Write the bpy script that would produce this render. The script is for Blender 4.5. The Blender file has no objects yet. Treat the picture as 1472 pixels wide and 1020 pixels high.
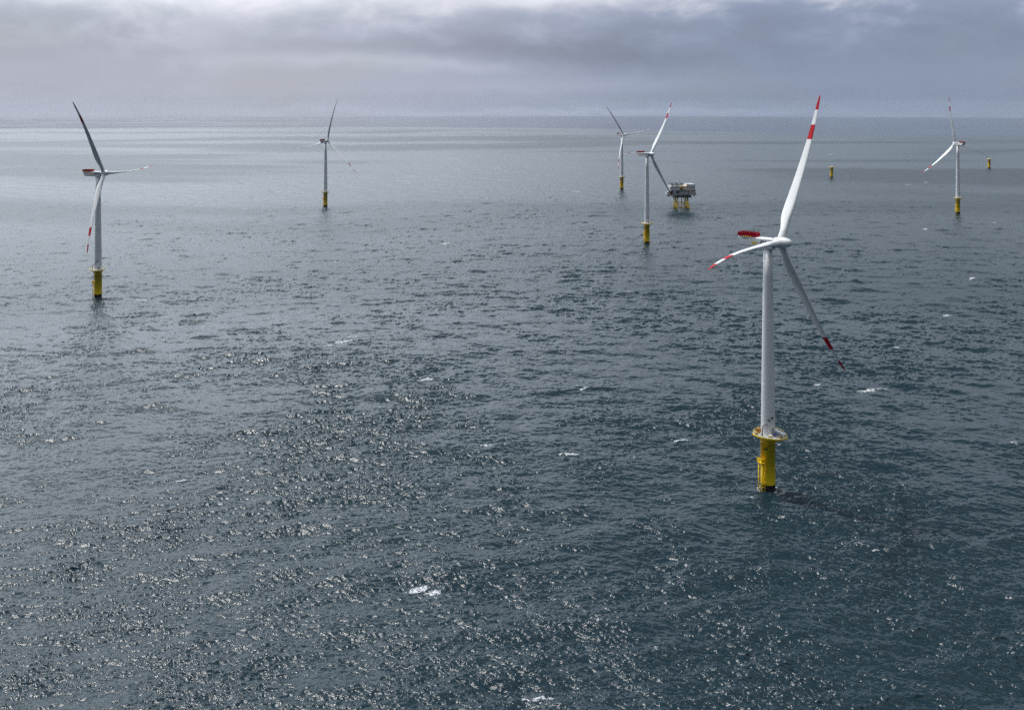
import bpy, math, random
import numpy as np
from mathutils import Vector, Matrix

R_ = math.radians
C = bpy.context.scene
COL = C.collection

# ------------------------------------------------------------------ camera
EYE = 138.0            # helicopter height above the water
FPX = 1280.0           # focal length in pixels of the 1472 px wide photograph
HOR = 150.0            # eye level in the photograph
cam_d = bpy.data.cameras.new('camera')
cam = bpy.data.objects.new('camera', cam_d)
COL.objects.link(cam)
cam.location = (0, 0, EYE)
cam.rotation_euler = (R_(90), 0, 0)
cam_d.sensor_width = 36.0
cam_d.lens = FPX / 1472 * 36.0
cam_d.shift_y = -(510.0 - HOR) / 1472.0
cam_d.clip_start = 1.0
cam_d.clip_end = 120000.0
C.camera = cam

C.view_settings.view_transform = 'Standard'
C.view_settings.look = 'None'
C.view_settings.exposure = 0.0
C.view_settings.gamma = 1.0
C.cycles.use_denoising = False
C.cycles.sample_clamp_indirect = 6.0
C.cycles.sample_clamp_direct = 8.0
C.cycles.max_bounces = 5
C.cycles.volume_bounces = 0

# ------------------------------------------------------------------ sun
SUN_EL = R_(63.0)
SUN_AZ = R_(-49.0)     # from straight ahead (+y), negative = to the left
S = Vector((math.sin(SUN_AZ) * math.cos(SUN_EL), math.cos(SUN_AZ) * math.cos(SUN_EL), math.sin(SUN_EL)))
sun_d = bpy.data.lights.new('sun', 'SUN')
sun_d.energy = 2.5
sun_d.angle = R_(3.5)
sun_d.color = (1.0, 0.965, 0.91)
sun = bpy.data.objects.new('sun', sun_d)
COL.objects.link(sun)
sun.rotation_euler = S.to_track_quat('Z', 'Y').to_euler()
sun.location = (0, 0, 900)

# ------------------------------------------------------------------ node helper
class NT:
    def __init__(s, tree):
        s.t = tree
        s.n = tree.nodes
    def new(s, kind, **kw):
        nd = s.n.new(kind)
        for k, v in kw.items():
            setattr(nd, k, v)
        return nd
    def put(s, sock, v):
        if hasattr(v, 'is_output') or isinstance(v, bpy.types.NodeSocket):
            s.t.links.new(v, sock)
        elif v is not None:
            sock.default_value = v
    def m(s, op, a, b=None, c=None, clamp=False):
        nd = s.new('ShaderNodeMath', operation=op)
        nd.use_clamp = clamp
        s.put(nd.inputs[0], a)
        if b is not None: s.put(nd.inputs[1], b)
        if c is not None: s.put(nd.inputs[2], c)
        return nd.outputs[0]
    def ss(s, x, lo, hi, a=0.0, b=1.0):
        nd = s.new('ShaderNodeMapRange', interpolation_type='SMOOTHSTEP')
        s.put(nd.inputs['Value'], x)
        nd.inputs['From Min'].default_value = lo
        nd.inputs['From Max'].default_value = hi
        nd.inputs['To Min'].default_value = a
        nd.inputs['To Max'].default_value = b
        return nd.outputs[0]
    def mix(s, f, a, b, blend='MIX'):
        nd = s.new('ShaderNodeMix', data_type='RGBA', blend_type=blend)
        s.put(nd.inputs[0], f)
        s.put(nd.inputs[6], a if not isinstance(a, tuple) else (*a, 1)[:4])
        s.put(nd.inputs[7], b if not isinstance(b, tuple) else (*b, 1)[:4])
        return nd.outputs[2]
    def noise(s, vec, scale, detail=4.0, rough=0.55, dist=0.0):
        nd = s.new('ShaderNodeTexNoise')
        s.put(nd.inputs['Vector'], vec)
        nd.inputs['Scale'].default_value = scale
        nd.inputs['Detail'].default_value = detail
        nd.inputs['Roughness'].default_value = rough
        nd.inputs['Distortion'].default_value = dist
        return nd.outputs['Fac']
    def comb(s, x, y, z):
        nd = s.new('ShaderNodeCombineXYZ')
        s.put(nd.inputs[0], x); s.put(nd.inputs[1], y); s.put(nd.inputs[2], z)
        return nd.outputs[0]

# ------------------------------------------------------------------ sky
def build_world():
    w = bpy.data.worlds.new('World')
    C.world = w
    w.use_nodes = True
    w.node_tree.nodes.clear()
    T = NT(w.node_tree)
    out = T.new('ShaderNodeOutputWorld')
    sky = T.new('ShaderNodeTexSky', sky_type='NISHITA')
    sky.sun_disc = False
    sky.sun_elevation = SUN_EL
    sky.sun_rotation = SUN_AZ
    sky.altitude = 100.0
    bg1 = T.new('ShaderNodeBackground')
    T.put(bg1.inputs[0], sky.outputs[0])
    bg1.inputs[1].default_value = 0.08
    tc = T.new('ShaderNodeTexCoord')
    d = tc.outputs['Generated']
    sp = T.new('ShaderNodeSeparateXYZ')
    T.put(sp.inputs[0], d)
    x, y, z = sp.outputs
    az = T.m('ARCTAN2', x, y)
    el = T.m('ARCSINE', z)
    # broken cloud textures, flattened towards the horizon
    v1 = T.comb(T.m('MULTIPLY', x, 3.0), T.m('MULTIPLY', y, 3.0), T.m('MULTIPLY', z, 9.0))
    n1 = T.noise(v1, 1.6, 5, 0.52, 0.5)
    v2 = T.comb(T.m('MULTIPLY', x, 6.0), T.m('MULTIPLY', y, 6.0), T.m('MULTIPLY', z, 13.0))
    n2 = T.noise(v2, 2.2, 6, 0.58, 0.35)
    v3 = T.comb(T.m('MULTIPLY', x, 4.0), T.m('MULTIPLY', y, 4.0), T.m('MULTIPLY', z, 46.0))
    n3 = T.noise(v3, 1.5, 4, 0.5, 0.4)
    nn = T.m('SUBTRACT', n1, 0.5)
    nf = T.m('SUBTRACT', n2, 0.5)
    ns = T.m('SUBTRACT', n3, 0.5)
    # warped sky coordinates for the large cloud masses
    azw = T.m('ADD', az, T.m('MULTIPLY', nf, 0.16))
    elw = T.m('ADD', el, T.m('ADD', T.m('MULTIPLY', nn, 0.020), T.m('MULTIPLY', nf, 0.022)))
    def blob(a0, e0, sa, se, amp):
        da = T.m('DIVIDE', T.m('SUBTRACT', azw, a0), sa)
        de = T.m('DIVIDE', T.m('SUBTRACT', elw, e0), se)
        r2 = T.m('ADD', T.m('MULTIPLY', da, da), T.m('MULTIPLY', de, de))
        return T.m('MULTIPLY', T.m('EXPONENT', T.m('MULTIPLY', r2, -1.0)), amp)
    # low sky colour: lilac grey on the left, slate blue under the rain bank on the right
    side = T.ss(azw, -0.36, 0.34)
    low = T.mix(side, SKY_L, SKY_R)
    lum = T.m('ADD', T.ss(y, -0.5, 0.5, 0.25, 1.0), T.m('ADD', T.m('MULTIPLY', nn, 0.10), T.m('ADD', T.m('MULTIPLY', nf, 0.12), T.m('MULTIPLY', ns, 0.10))))
    # ragged bright edges and gaps, stronger towards the top of the deck
    top = T.ss(elw, 0.03, 0.11)
    wisp = T.m('SUBTRACT', T.ss(n2, 0.40, 0.70), 0.30)
    lum = T.m('ADD', lum, T.m('MULTIPLY', T.m('MULTIPLY', wisp, top), 0.22))
    lum = T.m('ADD', lum, T.m('MULTIPLY', T.m('MULTIPLY', nn, top), 0.10))
    for b in SKY_BLOBS:
        lum = T.m('ADD', lum, blob(*b))
    lowc = T.mix(1.0, low, T.comb(lum, lum, lum), 'MULTIPLY')
    # thin bright cloud is closer to white than the grey base
    w1 = T.m('MULTIPLY', lum, 0.47)
    lowc = T.mix(T.ss(lum, 1.05, 1.6, 0.0, 0.7), lowc, T.comb(w1, w1, T.m('MULTIPLY', lum, 0.505)))
    # high cloud deck, brighter, thinnest round the sun
    dp = T.new('ShaderNodeVectorMath', operation='DOT_PRODUCT')
    T.put(dp.inputs[0], d)
    dp.inputs[1].default_value = tuple(S)
    cs = T.m('MAXIMUM', dp.outputs['Value'], 0.0)
    glow = T.m('ADD', T.m('ADD', T.m('MULTIPLY', T.m('POWER', cs, 3.0), GLOW[0]), T.m('MULTIPLY', T.m('POWER', cs, 24.0), GLOW[1])), T.m('MULTIPLY', T.m('POWER', cs, 110.0), GLOW[2]))
    front = T.ss(T.m('ADD', T.m('MULTIPLY', y, 0.60), T.m('MULTIPLY', x, -0.80)), -0.3, 1.0, HIGH[0], HIGH[1])
    ahead = T.ss(T.m('ADD', T.m('MULTIPLY', y, 0.96), T.m('MULTIPLY', x, -0.28)), -0.02, 0.46)      # unseen sky behind the helicopter, dimmed to darken the shaded blade
    band = T.m('MULTIPLY', T.ss(T.m('SUBTRACT', el, T.ss(az, -0.6, 0.25, 0.17, 0.0)), 0.20, 0.56, 1.0, HIGH[2]), ahead)
    zen = T.ss(el, 0.5, 1.15, 0.05, HIGH[3])
    back = T.m('MULTIPLY', zen, T.m('SUBTRACT', 1.0, ahead))
    hl = T.m('MULTIPLY', T.m('ADD', T.m('ADD', T.m('MULTIPLY', front, band), back), glow), T.m('ADD', 0.62, T.m('MULTIPLY', n1, 0.76)))
    high = T.mix(1.0, (0.89, 0.963, 1.05), T.comb(hl, hl, hl), 'MULTIPLY')
    up = T.ss(T.m('MULTIPLY', elw, T.ss(azw, -0.45, 0.25, 1.4, 1.0)), 0.11, 0.38)
    cloud = T.mix(up, lowc, high)
    bg2 = T.new('ShaderNodeBackground')
    T.put(bg2.inputs[0], cloud)
    bg2.inputs[1].default_value = 1.0
    # thin places in the deck let a little of the blue through
    cover = T.ss(n1, 0.28, 0.5, 0.8, 0.98)
    ms = T.new('ShaderNodeMixShader')
    T.put(ms.inputs[0], cover)
    T.put(ms.inputs[1], bg1.outputs[0])
    T.put(ms.inputs[2], bg2.outputs[0])
    T.put(out.inputs[0], ms.outputs[0])

SKY_L = (0.452, 0.470, 0.562)
SKY_R = (0.245, 0.295, 0.412)
GLOW = (0.18, 1.3, 8.0)
HIGH = (1.55, 3.1, 0.03, 1.4)
# azimuth, elevation, half widths, brightness of each cloud mass (radians)
SKY_BLOBS = [
    (-0.46, 0.113, 0.28, 0.026, 0.44), (-0.10, 0.126, 0.24, 0.030, 0.44), (0.08, 0.130, 0.16, 0.022, 0.46), (-0.40, 0.110, 0.10, 0.016, 0.12),
    (-0.36, 0.072, 0.05, 0.018, 0.20), (-0.24, 0.108, 0.05, 0.014, 0.12), (-0.20, 0.046, 0.15, 0.010, 0.20), (-0.06, 0.043, 0.10, 0.007, 0.14),
    (-0.03, 0.064, 0.13, 0.011, -0.15), (0.10, 0.058, 0.10, 0.018, -0.13), (0.18, 0.050, 0.12, 0.014, -0.08), (-0.50, 0.062, 0.16, 0.022, -0.07),
    (0.02, 0.022, 0.22, 0.012, 0.14), (0.44, 0.114, 0.20, 0.020, 0.36), (0.28, 0.130, 0.12, 0.016, 0.26), (0.40, 0.030, 0.20, 0.020, 0.06),
    (-0.15, -0.009, 0.36, 0.006, 0.10), (0.20, -0.009, 0.30, 0.006, 0.14),
]
build_world()

# ------------------------------------------------------------------ materials
MATS = {}
def mat(name, col, rough=0.5, metal=0.0, var=0.06, scale=1.2, bump=0.0, streak=0.0, dirt=None, spec=0.5):
    """painted or coated surface with soft unevenness, optional run-off streaks"""
    if name in MATS:
        return MATS[name]
    m = bpy.data.materials.new(name)
    m.use_nodes = True
    T = NT(m.node_tree)
    p = m.node_tree.nodes['Principled BSDF']
    tc = T.new('ShaderNodeTexCoord')
    n = T.noise(tc.outputs['Object'], scale, 5, 0.6)
    dark = tuple(c * (1 - var * 2.2) for c in col)
    lite = tuple(min(1, c * (1 + var)) for c in col)
    c = T.mix(T.ss(n, 0.3, 0.7), dark, lite)
    if streak > 0:
        mp = T.new('ShaderNodeMapping')
        mp.inputs['Scale'].default_value = (2.4, 2.4, 0.09)
        T.put(mp.inputs[0], tc.outputs['Object'])
        s = T.noise(mp.outputs[0], 1.3, 5, 0.65)
        dc = dirt or tuple(v * 0.55 for v in col)
        c = T.mix(T.m('MULTIPLY', T.ss(s, 0.52, 0.78), streak), c, dc)
    T.put(p.inputs['Base Color'], c)
    T.put(p.inputs['Roughness'], T.ss(n, 0.2, 0.8, max(0.05, rough - 0.08), min(1, rough + 0.1)))
    p.inputs['Metallic'].default_value = metal
    p.inputs['Specular IOR Level'].default_value = spec
    if bump > 0:
        b = T.new('ShaderNodeBump')
        b.inputs['Strength'].default_value = bump
        b.inputs['Distance'].default_value = 0.02
        T.put(b.inputs['Height'], T.noise(tc.outputs['Object'], scale * 8, 4, 0.6))
        T.put(p.inputs['Normal'], b.outputs[0])
    MATS[name] = m
    return m

WHITE = mat('white_paint', (0.76, 0.77, 0.78), 0.32, var=0.02, scale=0.15)
TOWER = mat('tower_paint', (0.75, 0.755, 0.78), 0.38, var=0.015, scale=0.2, streak=0.08, dirt=(0.46, 0.45, 0.43))
RED = mat('red_paint', (0.44, 0.002, 0.012), 0.55, var=0.04, spec=0.2)
HOIST = mat('hoist_red', (0.36, 0.004, 0.022), 0.6, var=0.12, scale=1.5, spec=0.2)
YELLOW = mat('yellow_paint', (0.97, 0.67, 0.002), 0.5, var=0.03, scale=0.5, streak=0.16, dirt=(0.42, 0.27, 0.02))
RAIL = mat('pale_yellow_rail', (0.80, 0.66, 0.22), 0.5, var=0.05)
BLACK = mat('black_coating', (0.012, 0.013, 0.014), 0.45, var=0.2, scale=1.0)
INK = mat('black_lettering', (0.02, 0.018, 0.012), 0.5, var=0.1)
NAVY = mat('navy_lettering', (0.008, 0.012, 0.11), 0.5, var=0.05)
SLATE = mat('slate_lettering', (0.16, 0.18, 0.28), 0.5, var=0.05)
WAVEY = mat('yellow_emblem', (0.78, 0.53, 0.01), 0.5, var=0.04)
GREY = mat('grey_deck', (0.42, 0.43, 0.44), 0.7, var=0.1, scale=1.4)
DARK = mat('dark_steel', (0.055, 0.06, 0.07), 0.5, var=0.15)
SHADE = mat('grey_cladding', (0.43, 0.44, 0.47), 0.55, var=0.07, scale=0.4, streak=0.3, dirt=(0.20, 0.19, 0.18))
PALE = mat('pale_cladding', (0.56, 0.57, 0.60), 0.5, var=0.05, scale=0.4, streak=0.2, dirt=(0.36, 0.34, 0.31))
BEIGE = mat('beige_roof', (0.62, 0.55, 0.42), 0.7, var=0.08, scale=0.5)
BLUE = mat('blue_tarp', (0.012, 0.05, 0.24), 0.45, var=0.12, scale=3, bump=0.5)
ORANGE = mat('ochre_paint', (0.55, 0.27, 0.04), 0.5, var=0.1, scale=2)
MAROON = mat('maroon_paint', (0.11, 0.02, 0.012), 0.5, var=0.1, scale=2)
CREAM = mat('cream_paint', (0.74, 0.70, 0.60), 0.55, var=0.06, scale=2)

# ------------------------------------------------------------------ mesh builder
class MB:
    def __init__(s):
        s.v = []; s.f = []; s.mi = []; s.sm = []
    def add(s, vs, fs, mi=0, smooth=False):
        o = len(s.v)
        s.v += [tuple(p) for p in vs]
        s.f += [tuple(i + o for i in f) for f in fs]
        s.mi += [mi] * len(fs) if not isinstance(mi, list) else mi
        s.sm += [smooth] * len(fs) if not isinstance(smooth, list) else smooth
        return s
    def box(s, c, size, mi=0, rz=0.0, bev=0.0):
        hx, hy, hz = (q / 2 for q in size)
        b = min(bev, hx * .9, hy * .9, hz * .9)
        rot = Matrix.Rotation(rz, 3, 'Z')
        if b <= 0:
            vs = [(x, y, z) for x in (-hx, hx) for y in (-hy, hy) for z in (-hz, hz)]
            fs = [(0, 1, 3, 2), (4, 6, 7, 5), (0, 4, 5, 1), (2, 3, 7, 6), (0, 2, 6, 4), (1, 5, 7, 3)]
        else:   # chamfered in plan, chamfered top and bottom
            def ring(ix, iy, z):
                X, Y = hx - ix, hy - iy
                return [(X - b, -Y, z), (X, -Y + b, z), (X, Y - b, z), (X - b, Y, z), (-X + b, Y, z), (-X, Y - b, z), (-X, -Y + b, z), (-X + b, -Y, z)]
            q = b * .7
            vs = ring(q, q, -hz) + ring(0, 0, -hz + q) + ring(0, 0, hz - q) + ring(q, q, hz)
            fs = [tuple(range(7, -1, -1)), tuple(range(24, 32))]
            for k in range(3):
                for i in range(8):
                    j = (i + 1) % 8
                    fs.append((k * 8 + i, k * 8 + j, k * 8 + 8 + j, k * 8 + 8 + i))
        vs = [rot @ Vector(p) + Vector(c) for p in vs]
        return s.add(vs, fs, mi)
    def tube(s, p0, p1, r0, r1=None, n=10, mi=0, cap=True):
        r1 = r0 if r1 is None else r1
        p0, p1 = Vector(p0), Vector(p1)
        q = (p1 - p0).to_track_quat('Z', 'Y')
        vs = []
        for p, r in ((p0, r0), (p1, r1)):
            for i in range(n):
                a = 2 * math.pi * i / n
                vs.append(p + q @ Vector((math.cos(a) * r, math.sin(a) * r, 0)))
        fs = [(i, (i + 1) % n, n + (i + 1) % n, n + i) for i in range(n)]
        sm = [True] * n
        if cap:
            fs += [tuple(range(n - 1, -1, -1)), tuple(range(n, 2 * n))]
            sm += [False, False]
        return s.add(vs, fs, mi, sm)
    def path(s, pts, r, n=8, mi=0):
        for a, b in zip(pts[:-1], pts[1:]):
            s.tube(a, b, r, n=n, mi=mi)
        return s
    def lathe(s, prof, n=48, mi=0, axis='Z', smooth=True, caps=(True, True)):
        """profile of (radius, height); mi may be a list, one entry per profile step"""
        vs = []
        for r, z in prof:
            for i in range(n):
                a = 2 * math.pi * i / n
                c, q = math.cos(a) * r, math.sin(a) * r
                vs.append((c, q, z) if axis == 'Z' else (z, c, q))
        fs, ml = [], []
        for k in range(len(prof) - 1):
            for i in range(n):
                j = (i + 1) % n
                fs.append((k * n + i, k * n + j, (k + 1) * n + j, (k + 1) * n + i))
                ml.append(mi[k] if isinstance(mi, list) else mi)
        sm = [smooth] * len(fs)
        if caps[0]:
            fs.append(tuple(range(n - 1, -1, -1))); ml.append(mi[0] if isinstance(mi, list) else mi); sm.append(False)
        if caps[1]:
            o = (len(prof) - 1) * n
            fs.append(tuple(range(o, o + n))); ml.append(mi[-1] if isinstance(mi, list) else mi); sm.append(False)
        return s.add(vs, fs, ml, sm)
    def prism(s, poly, z0, z1, mi=0):
        n = len(poly)
        vs = [(x, y, z0) for x, y in poly] + [(x, y, z1) for x, y in poly]
        fs = [(i, (i + 1) % n, n + (i + 1) % n, n + i) for i in range(n)]
        fs += [tuple(range(n - 1, -1, -1)), tuple(range(n, 2 * n))]
        return s.add(vs, fs, mi)
    def build(s, name, mats, parent=None, loc=(0, 0, 0), rot=(0, 0, 0)):
        me = bpy.data.meshes.new(name)
        me.from_pydata(s.v, [], s.f)
        for m in (mats if isinstance(mats, (list, tuple)) else [mats]):
            me.materials.append(m)
        me.polygons.foreach_set('material_index', s.mi)
        me.polygons.foreach_set('use_smooth', s.sm)
        me.update()
        o = bpy.data.objects.new(name, me)
        COL.objects.link(o)
        o.parent = parent
        o.location = loc
        o.rotation_euler = rot
        return o

def empty(name, loc, label, cat, group=None):
    o = bpy.data.objects.new(name, None)
    COL.objects.link(o)
    o.location = loc
    o.empty_display_size = 2
    o['label'] = label; o['category'] = cat
    if group: o['group'] = group
    return o

def tag(o, label, cat, group=None):
    o['label'] = label; o['category'] = cat
    if group: o['group'] = group
    return o

def copy_tree(o, parent=None):
    c = o.copy()
    COL.objects.link(c)
    c.parent = parent
    for ch in list(o.children):
        copy_tree(ch, c)
    return c

def kid(o, name):
    return [c for c in o.children if c.name.split('.')[0] == name]

def text_mesh(body, size, shear=0.0, bold=0.0, depth=0.02, space=1.0):
    cu = bpy.data.curves.new('lettering', 'FONT')
    cu.body = body; cu.size = size; cu.shear = shear; cu.offset = bold
    cu.extrude = depth; cu.align_x = 'CENTER'; cu.align_y = 'CENTER'; cu.space_character = space
    cu.resolution_u = 3
    t = bpy.data.objects.new('lettering', cu)
    COL.objects.link(t)
    dg = bpy.context.evaluated_depsgraph_get()
    me = bpy.data.meshes.new_from_object(t.evaluated_get(dg))
    bpy.data.objects.remove(t)
    bpy.data.curves.remove(cu)
    return me

# ------------------------------------------------------------------ sea
EARTH = 2 * EYE / ((17.0 / FPX) ** 2)     # curvature that sets the horizon where the air lets it be seen

def sea_level(x, y):
    return -(x * x + y * y) / (2 * EARTH)

def on_water(px, py):
    """point of the sea seen at a spot of the photograph (used for the positions of what floats or stands there)"""
    D = EYE * FPX / (py - HOR)
    for _ in range(6):
        x = (px - 736) / FPX * D
        D = (EYE - sea_level(x, D)) * FPX / (py - HOR)
    return Vector(((px - 736) / FPX * D, D, sea_level((px - 736) / FPX * D, D)))

def value_noise(x, y, seed, octaves=3):
    rg = np.random.default_rng(seed)
    tot = np.zeros_like(x); amp = 1.0; norm = 0.0
    for o in range(octaves):
        g = rg.standard_normal((128, 128))
        xf = x * 2 ** o + 17.3 * o; yf = y * 2 ** o + 5.1 * o
        xi = np.floor(xf); yi = np.floor(yf)
        fx = xf - xi; fy = yf - yi
        fx = fx * fx * (3 - 2 * fx); fy = fy * fy * (3 - 2 * fy)
        xi = xi.astype(np.int64) % 128; yi = yi.astype(np.int64) % 128
        x1 = (xi + 1) % 128; y1 = (yi + 1) % 128
        v = (g[yi, xi] * (1 - fx) + g[yi, x1] * fx) * (1 - fy) + (g[y1, xi] * (1 - fx) + g[y1, x1] * fx) * fy
        tot += v * amp; norm += amp * amp; amp *= 0.55
    return tot / math.sqrt(norm) * 1.45

def wave_tile(L, N, l0, l1, wind, mss, seed, spread=4.0):
    """height and two horizontal displacements of one octave of wind waves on a periodic tile"""
    rg = np.random.default_rng(seed)
    k1 = np.fft.fftfreq(N, L / N) * 2 * np.pi
    kx, ky = np.meshgrid(k1, k1)
    k = np.hypot(kx, ky); k[0, 0] = 1e-6
    ang = np.arctan2(ky, kx) - wind
    dirw = np.abs(np.cos(ang)) ** spread * 0.92 + 0.08
    lam = 2 * np.pi / k
    win = np.exp(-np.log2(lam / math.sqrt(l0 * l1)) ** 2 / (2 * 0.55 ** 2))
    amp = k ** -2.0 * np.sqrt(dirw) * win
    amp[0, 0] = 0
    h = amp * (rg.standard_normal((N, N)) + 1j * rg.standard_normal((N, N)))
    H = np.fft.ifft2(h).real
    sx = np.fft.ifft2(1j * kx * h).real; sy = np.fft.ifft2(1j * ky * h).real
    g = math.sqrt(mss / (np.var(sx) + np.var(sy)))
    dx = np.fft.ifft2(-1j * kx / k * h).real; dy = np.fft.ifft2(-1j * ky / k * h).real
    return np.stack([H, -dx, -dy]) * g

def sample_tile(t, u, v):
    N = t.shape[1]
    u = u * N; v = v * N
    ui = np.floor(u); vi = np.floor(v)
    fu = u - ui; fv = v - vi
    ui = ui.astype(np.int64) % N; vi = vi.astype(np.int64) % N
    u1 = (ui + 1) % N; v1 = (vi + 1) % N
    return (t[:, vi, ui] * (1 - fu) + t[:, vi, u1] * fu) * (1 - fv) + (t[:, v1, ui] * (1 - fu) + t[:, v1, u1] * fu) * fv

FOAM = [  # where breakers show, length and depth in metres
    (600, 846, 7, 1.6), (622, 850, 6, 1.0), (1247, 562, 9, 2.2), (1270, 559, 8, 1.0), (1175, 552, 5, 1.4), (840, 560, 6, 1.6), (815, 653, 9, 1.2), (470, 497, 6, 2.6),
    (492, 491, 12, 2.2), (506, 484, 9, 2.0), (482, 376, 8, 2.4), (612, 545, 9, 1.4), (1258, 793, 2.4, 0.6), (770, 1000, 7, 0.7),
    (1398, 400, 8, 3.0), (1330, 262, 10, 4), (1305, 265, 14, 4), (1190, 222, 22, 7), (830, 275, 10, 4), (1288, 500, 5, 1.6),
    (640, 350, 7, 3), (905, 420, 6, 2.0), (700, 640, 5, 1.0), (980, 632, 7, 1.0), (260, 690, 6, 0.9), (1010, 300, 10, 4),
    (205, 430, 9, 1.6), (1360, 452, 7, 2.0), (1330, 330, 8, 3), (1430, 320, 8, 3), (555, 585, 7, 1.0), (352, 300, 10, 4),
]

def build_sea():
    f = 890.0
    # angular columns: fine inside the view, coarse elsewhere
    fine = np.linspace(R_(-34), R_(34), 2300)
    coarse = np.linspace(R_(34), R_(326), 90)[1:-1]
    th = np.concatenate([fine, coarse]); nc = len(th)
    # rows: equal steps of view angle, so that the sheet is finest close to the helicopter
    far = 23500.0
    horizon = math.sqrt(2 * EYE * EARTH)
    dys = np.concatenate([np.linspace(720, 420, 640)[:-1], np.linspace(420, 120, 680)[:-1], np.linspace(120, 14, 260)])
    rr = EYE * f / dys
    rr = np.concatenate([[8, 25, 50, 80, 110, 140, 158], rr, np.geomspace(rr[-1] * 1.06, far, 20)])
    nr = len(rr)
    Rr, Th = np.meshgrid(rr, th, indexing='ij')
    # straight rows (equal depth) inside the view
    X = Rr * np.sin(Th); Y = Rr * np.cos(Th)
    drow = np.gradient(rr)[:, None] * np.ones_like(Rr)
    dcol = Rr * np.where(np.abs(Th) <= R_(34), R_(68) / 2299, R_(292) / 90)
    sp = np.maximum(drow * 0.55, dcol)
    gust = np.clip(1.04 + 0.24 * value_noise(X / 60.0, Y / 95.0, 5, 3) + 0.18 * value_noise(X / 16.0, Y / 24.0, 6, 2), 0.68, 1.7)
    Hh = np.zeros_like(X); DX = np.zeros_like(X); DY = np.zeros_like(X)
    crest = np.zeros_like(X)
    lost = np.zeros_like(X)
    wind = R_(78)
    bands = [  # wavelength range, slope variance, tile, rotation, seed
        (26, 52, 0.0018, 0.10, 11), (13, 26, 0.0045, 0.55, 12), (6.5, 13, 0.0060, -0.35, 13), (3.2, 6.5, 0.012, 0.85, 14), (1.6, 3.2, 0.030, -0.7, 15), (0.8, 1.6, 0.045, 0.3, 16), (0.4, 0.8, 0.045, -0.25, 17),
    ]
    px = X.copy(); py = Y.copy()
    for l0, l1, mss, rot, seed in bands:
        lam = math.sqrt(l0 * l1)
        L = lam * 27.0
        t = wave_tile(L, 512, l0, l1, wind - rot, mss, seed)
        c, s = math.cos(rot), math.sin(rot)
        u = (px * c + py * s) / L; v = (-px * s + py * c) / L
        h, ax, ay = sample_tile(t, u, v)
        wgt = np.clip((lam / sp - 0.2) / 0.6, 0, 1)
        wgt *= np.exp(-(Rr / (800.0 + lam * 2200.0)) ** 2)
        lost += mss * (1 - wgt ** 2)
        if lam < 14: wgt = wgt * gust
        Hh += h * wgt
        dx = (ax * c - ay * s) * wgt; dy = (ax * s + ay * c) * wgt
        DX += dx; DY += dy
        if lam > 4: crest += h / (math.sqrt(mss) * lam) * (2.0 if lam > 20 else 2.6)
        px = px + dx * 0.8; py = py + dy * 0.8
    near = np.clip((Rr - 8) / 60, 0, 1) * np.where(np.abs(Th) <= R_(34), 1.0, 0.0)
    edge = np.clip((R_(34) - np.abs(Th)) / R_(1.0), 0, 1) * near
    Xo = X + DX * 0.75 * edge; Yo = Y + DY * 0.75 * edge
    Z = -(Rr ** 2) / (2 * EARTH) + Hh * edge
    # foam: the listed breakers plus flecks on the steepest crests
    foam = np.zeros_like(X)
    n_a = value_noise(X / 0.9, Y / 1.1, 31, 3); n_b = value_noise(X / 3.0, Y / 4.5, 32, 2)
    for fx, fy, ln, dp in FOAM:
        q = on_water(fx, fy)
        sel = (np.abs(X - q.x) < ln * 2) & (np.abs(Y - q.y) < max(dp * 4, 8))
        if not sel.any(): continue
        xx = (X[sel] - q.x) / (ln * 0.5); yy = (Y[sel] - q.y - 0.5 * dp * np.sin((X[sel] - q.x) / ln * 3)) / (dp * 0.9)
        e = 1.15 - xx ** 2 - yy ** 2 + 0.38 * n_a[sel] + 0.25 * n_b[sel]
        foam[sel] = np.maximum(foam[sel], np.clip(e * 1.5, 0, 1))
    for bx, by in BASES:   # churned water round each monopile
        r = np.hypot(X - bx, Y - by)
        e = 0.55 - np.abs(r - 3.2) / 0.9 + 0.45 * n_a
        foam = np.maximum(foam, np.where(r < 7, np.clip(e * 1.3, 0, 0.8), 0))
    fl = crest + 0.5 * n_b + 0.25 * n_a
    fleck = np.clip((fl - 2.7) * 1.1, 0, 0.75) * np.clip((Rr - 100) / 200, 0, 1) * np.exp(-(Rr / 2500.0) ** 2)
    foam = np.maximum(foam, fleck)
    # lanes of uneven roughness far out, in place of sunlit and cloud-shaded bands
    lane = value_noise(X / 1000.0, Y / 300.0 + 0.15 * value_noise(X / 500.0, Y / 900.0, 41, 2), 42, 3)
    # roughness carries the ripples too small for the sheet
    base = 0.0008
    mssu = (base + lost) * 1.0
    rough = np.clip(np.sqrt(np.sqrt(mssu)) * 0.74, 0.17, 0.34)
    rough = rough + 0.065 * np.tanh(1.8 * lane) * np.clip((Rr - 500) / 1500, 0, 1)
    # far water set smoother to imitate the dark band of a cloud shadow
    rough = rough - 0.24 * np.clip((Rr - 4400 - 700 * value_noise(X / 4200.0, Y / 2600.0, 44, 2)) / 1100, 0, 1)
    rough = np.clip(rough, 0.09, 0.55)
    nv = nr * nc
    co = np.empty((nv + 1, 3), np.float32)
    co[:nv, 0] = Xo.ravel(); co[:nv, 1] = Yo.ravel(); co[:nv, 2] = Z.ravel()
    co[nv] = (0, 0, 0)
    i = np.arange(nr - 1)[:, None] * nc; j = np.arange(nc)[None, :]; j1 = (j + 1) % nc
    quads = np.stack([i + j, i + nc + j, i + nc + j1, i + j1], -1).reshape(-1, 4)
    tri = np.stack([np.full(nc, nv), j[0], j1[0]], -1)
    nq = len(quads)
    loops = np.concatenate([quads.ravel(), tri.ravel()]).astype(np.int32)
    me = bpy.data.meshes.new('sea')
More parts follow.
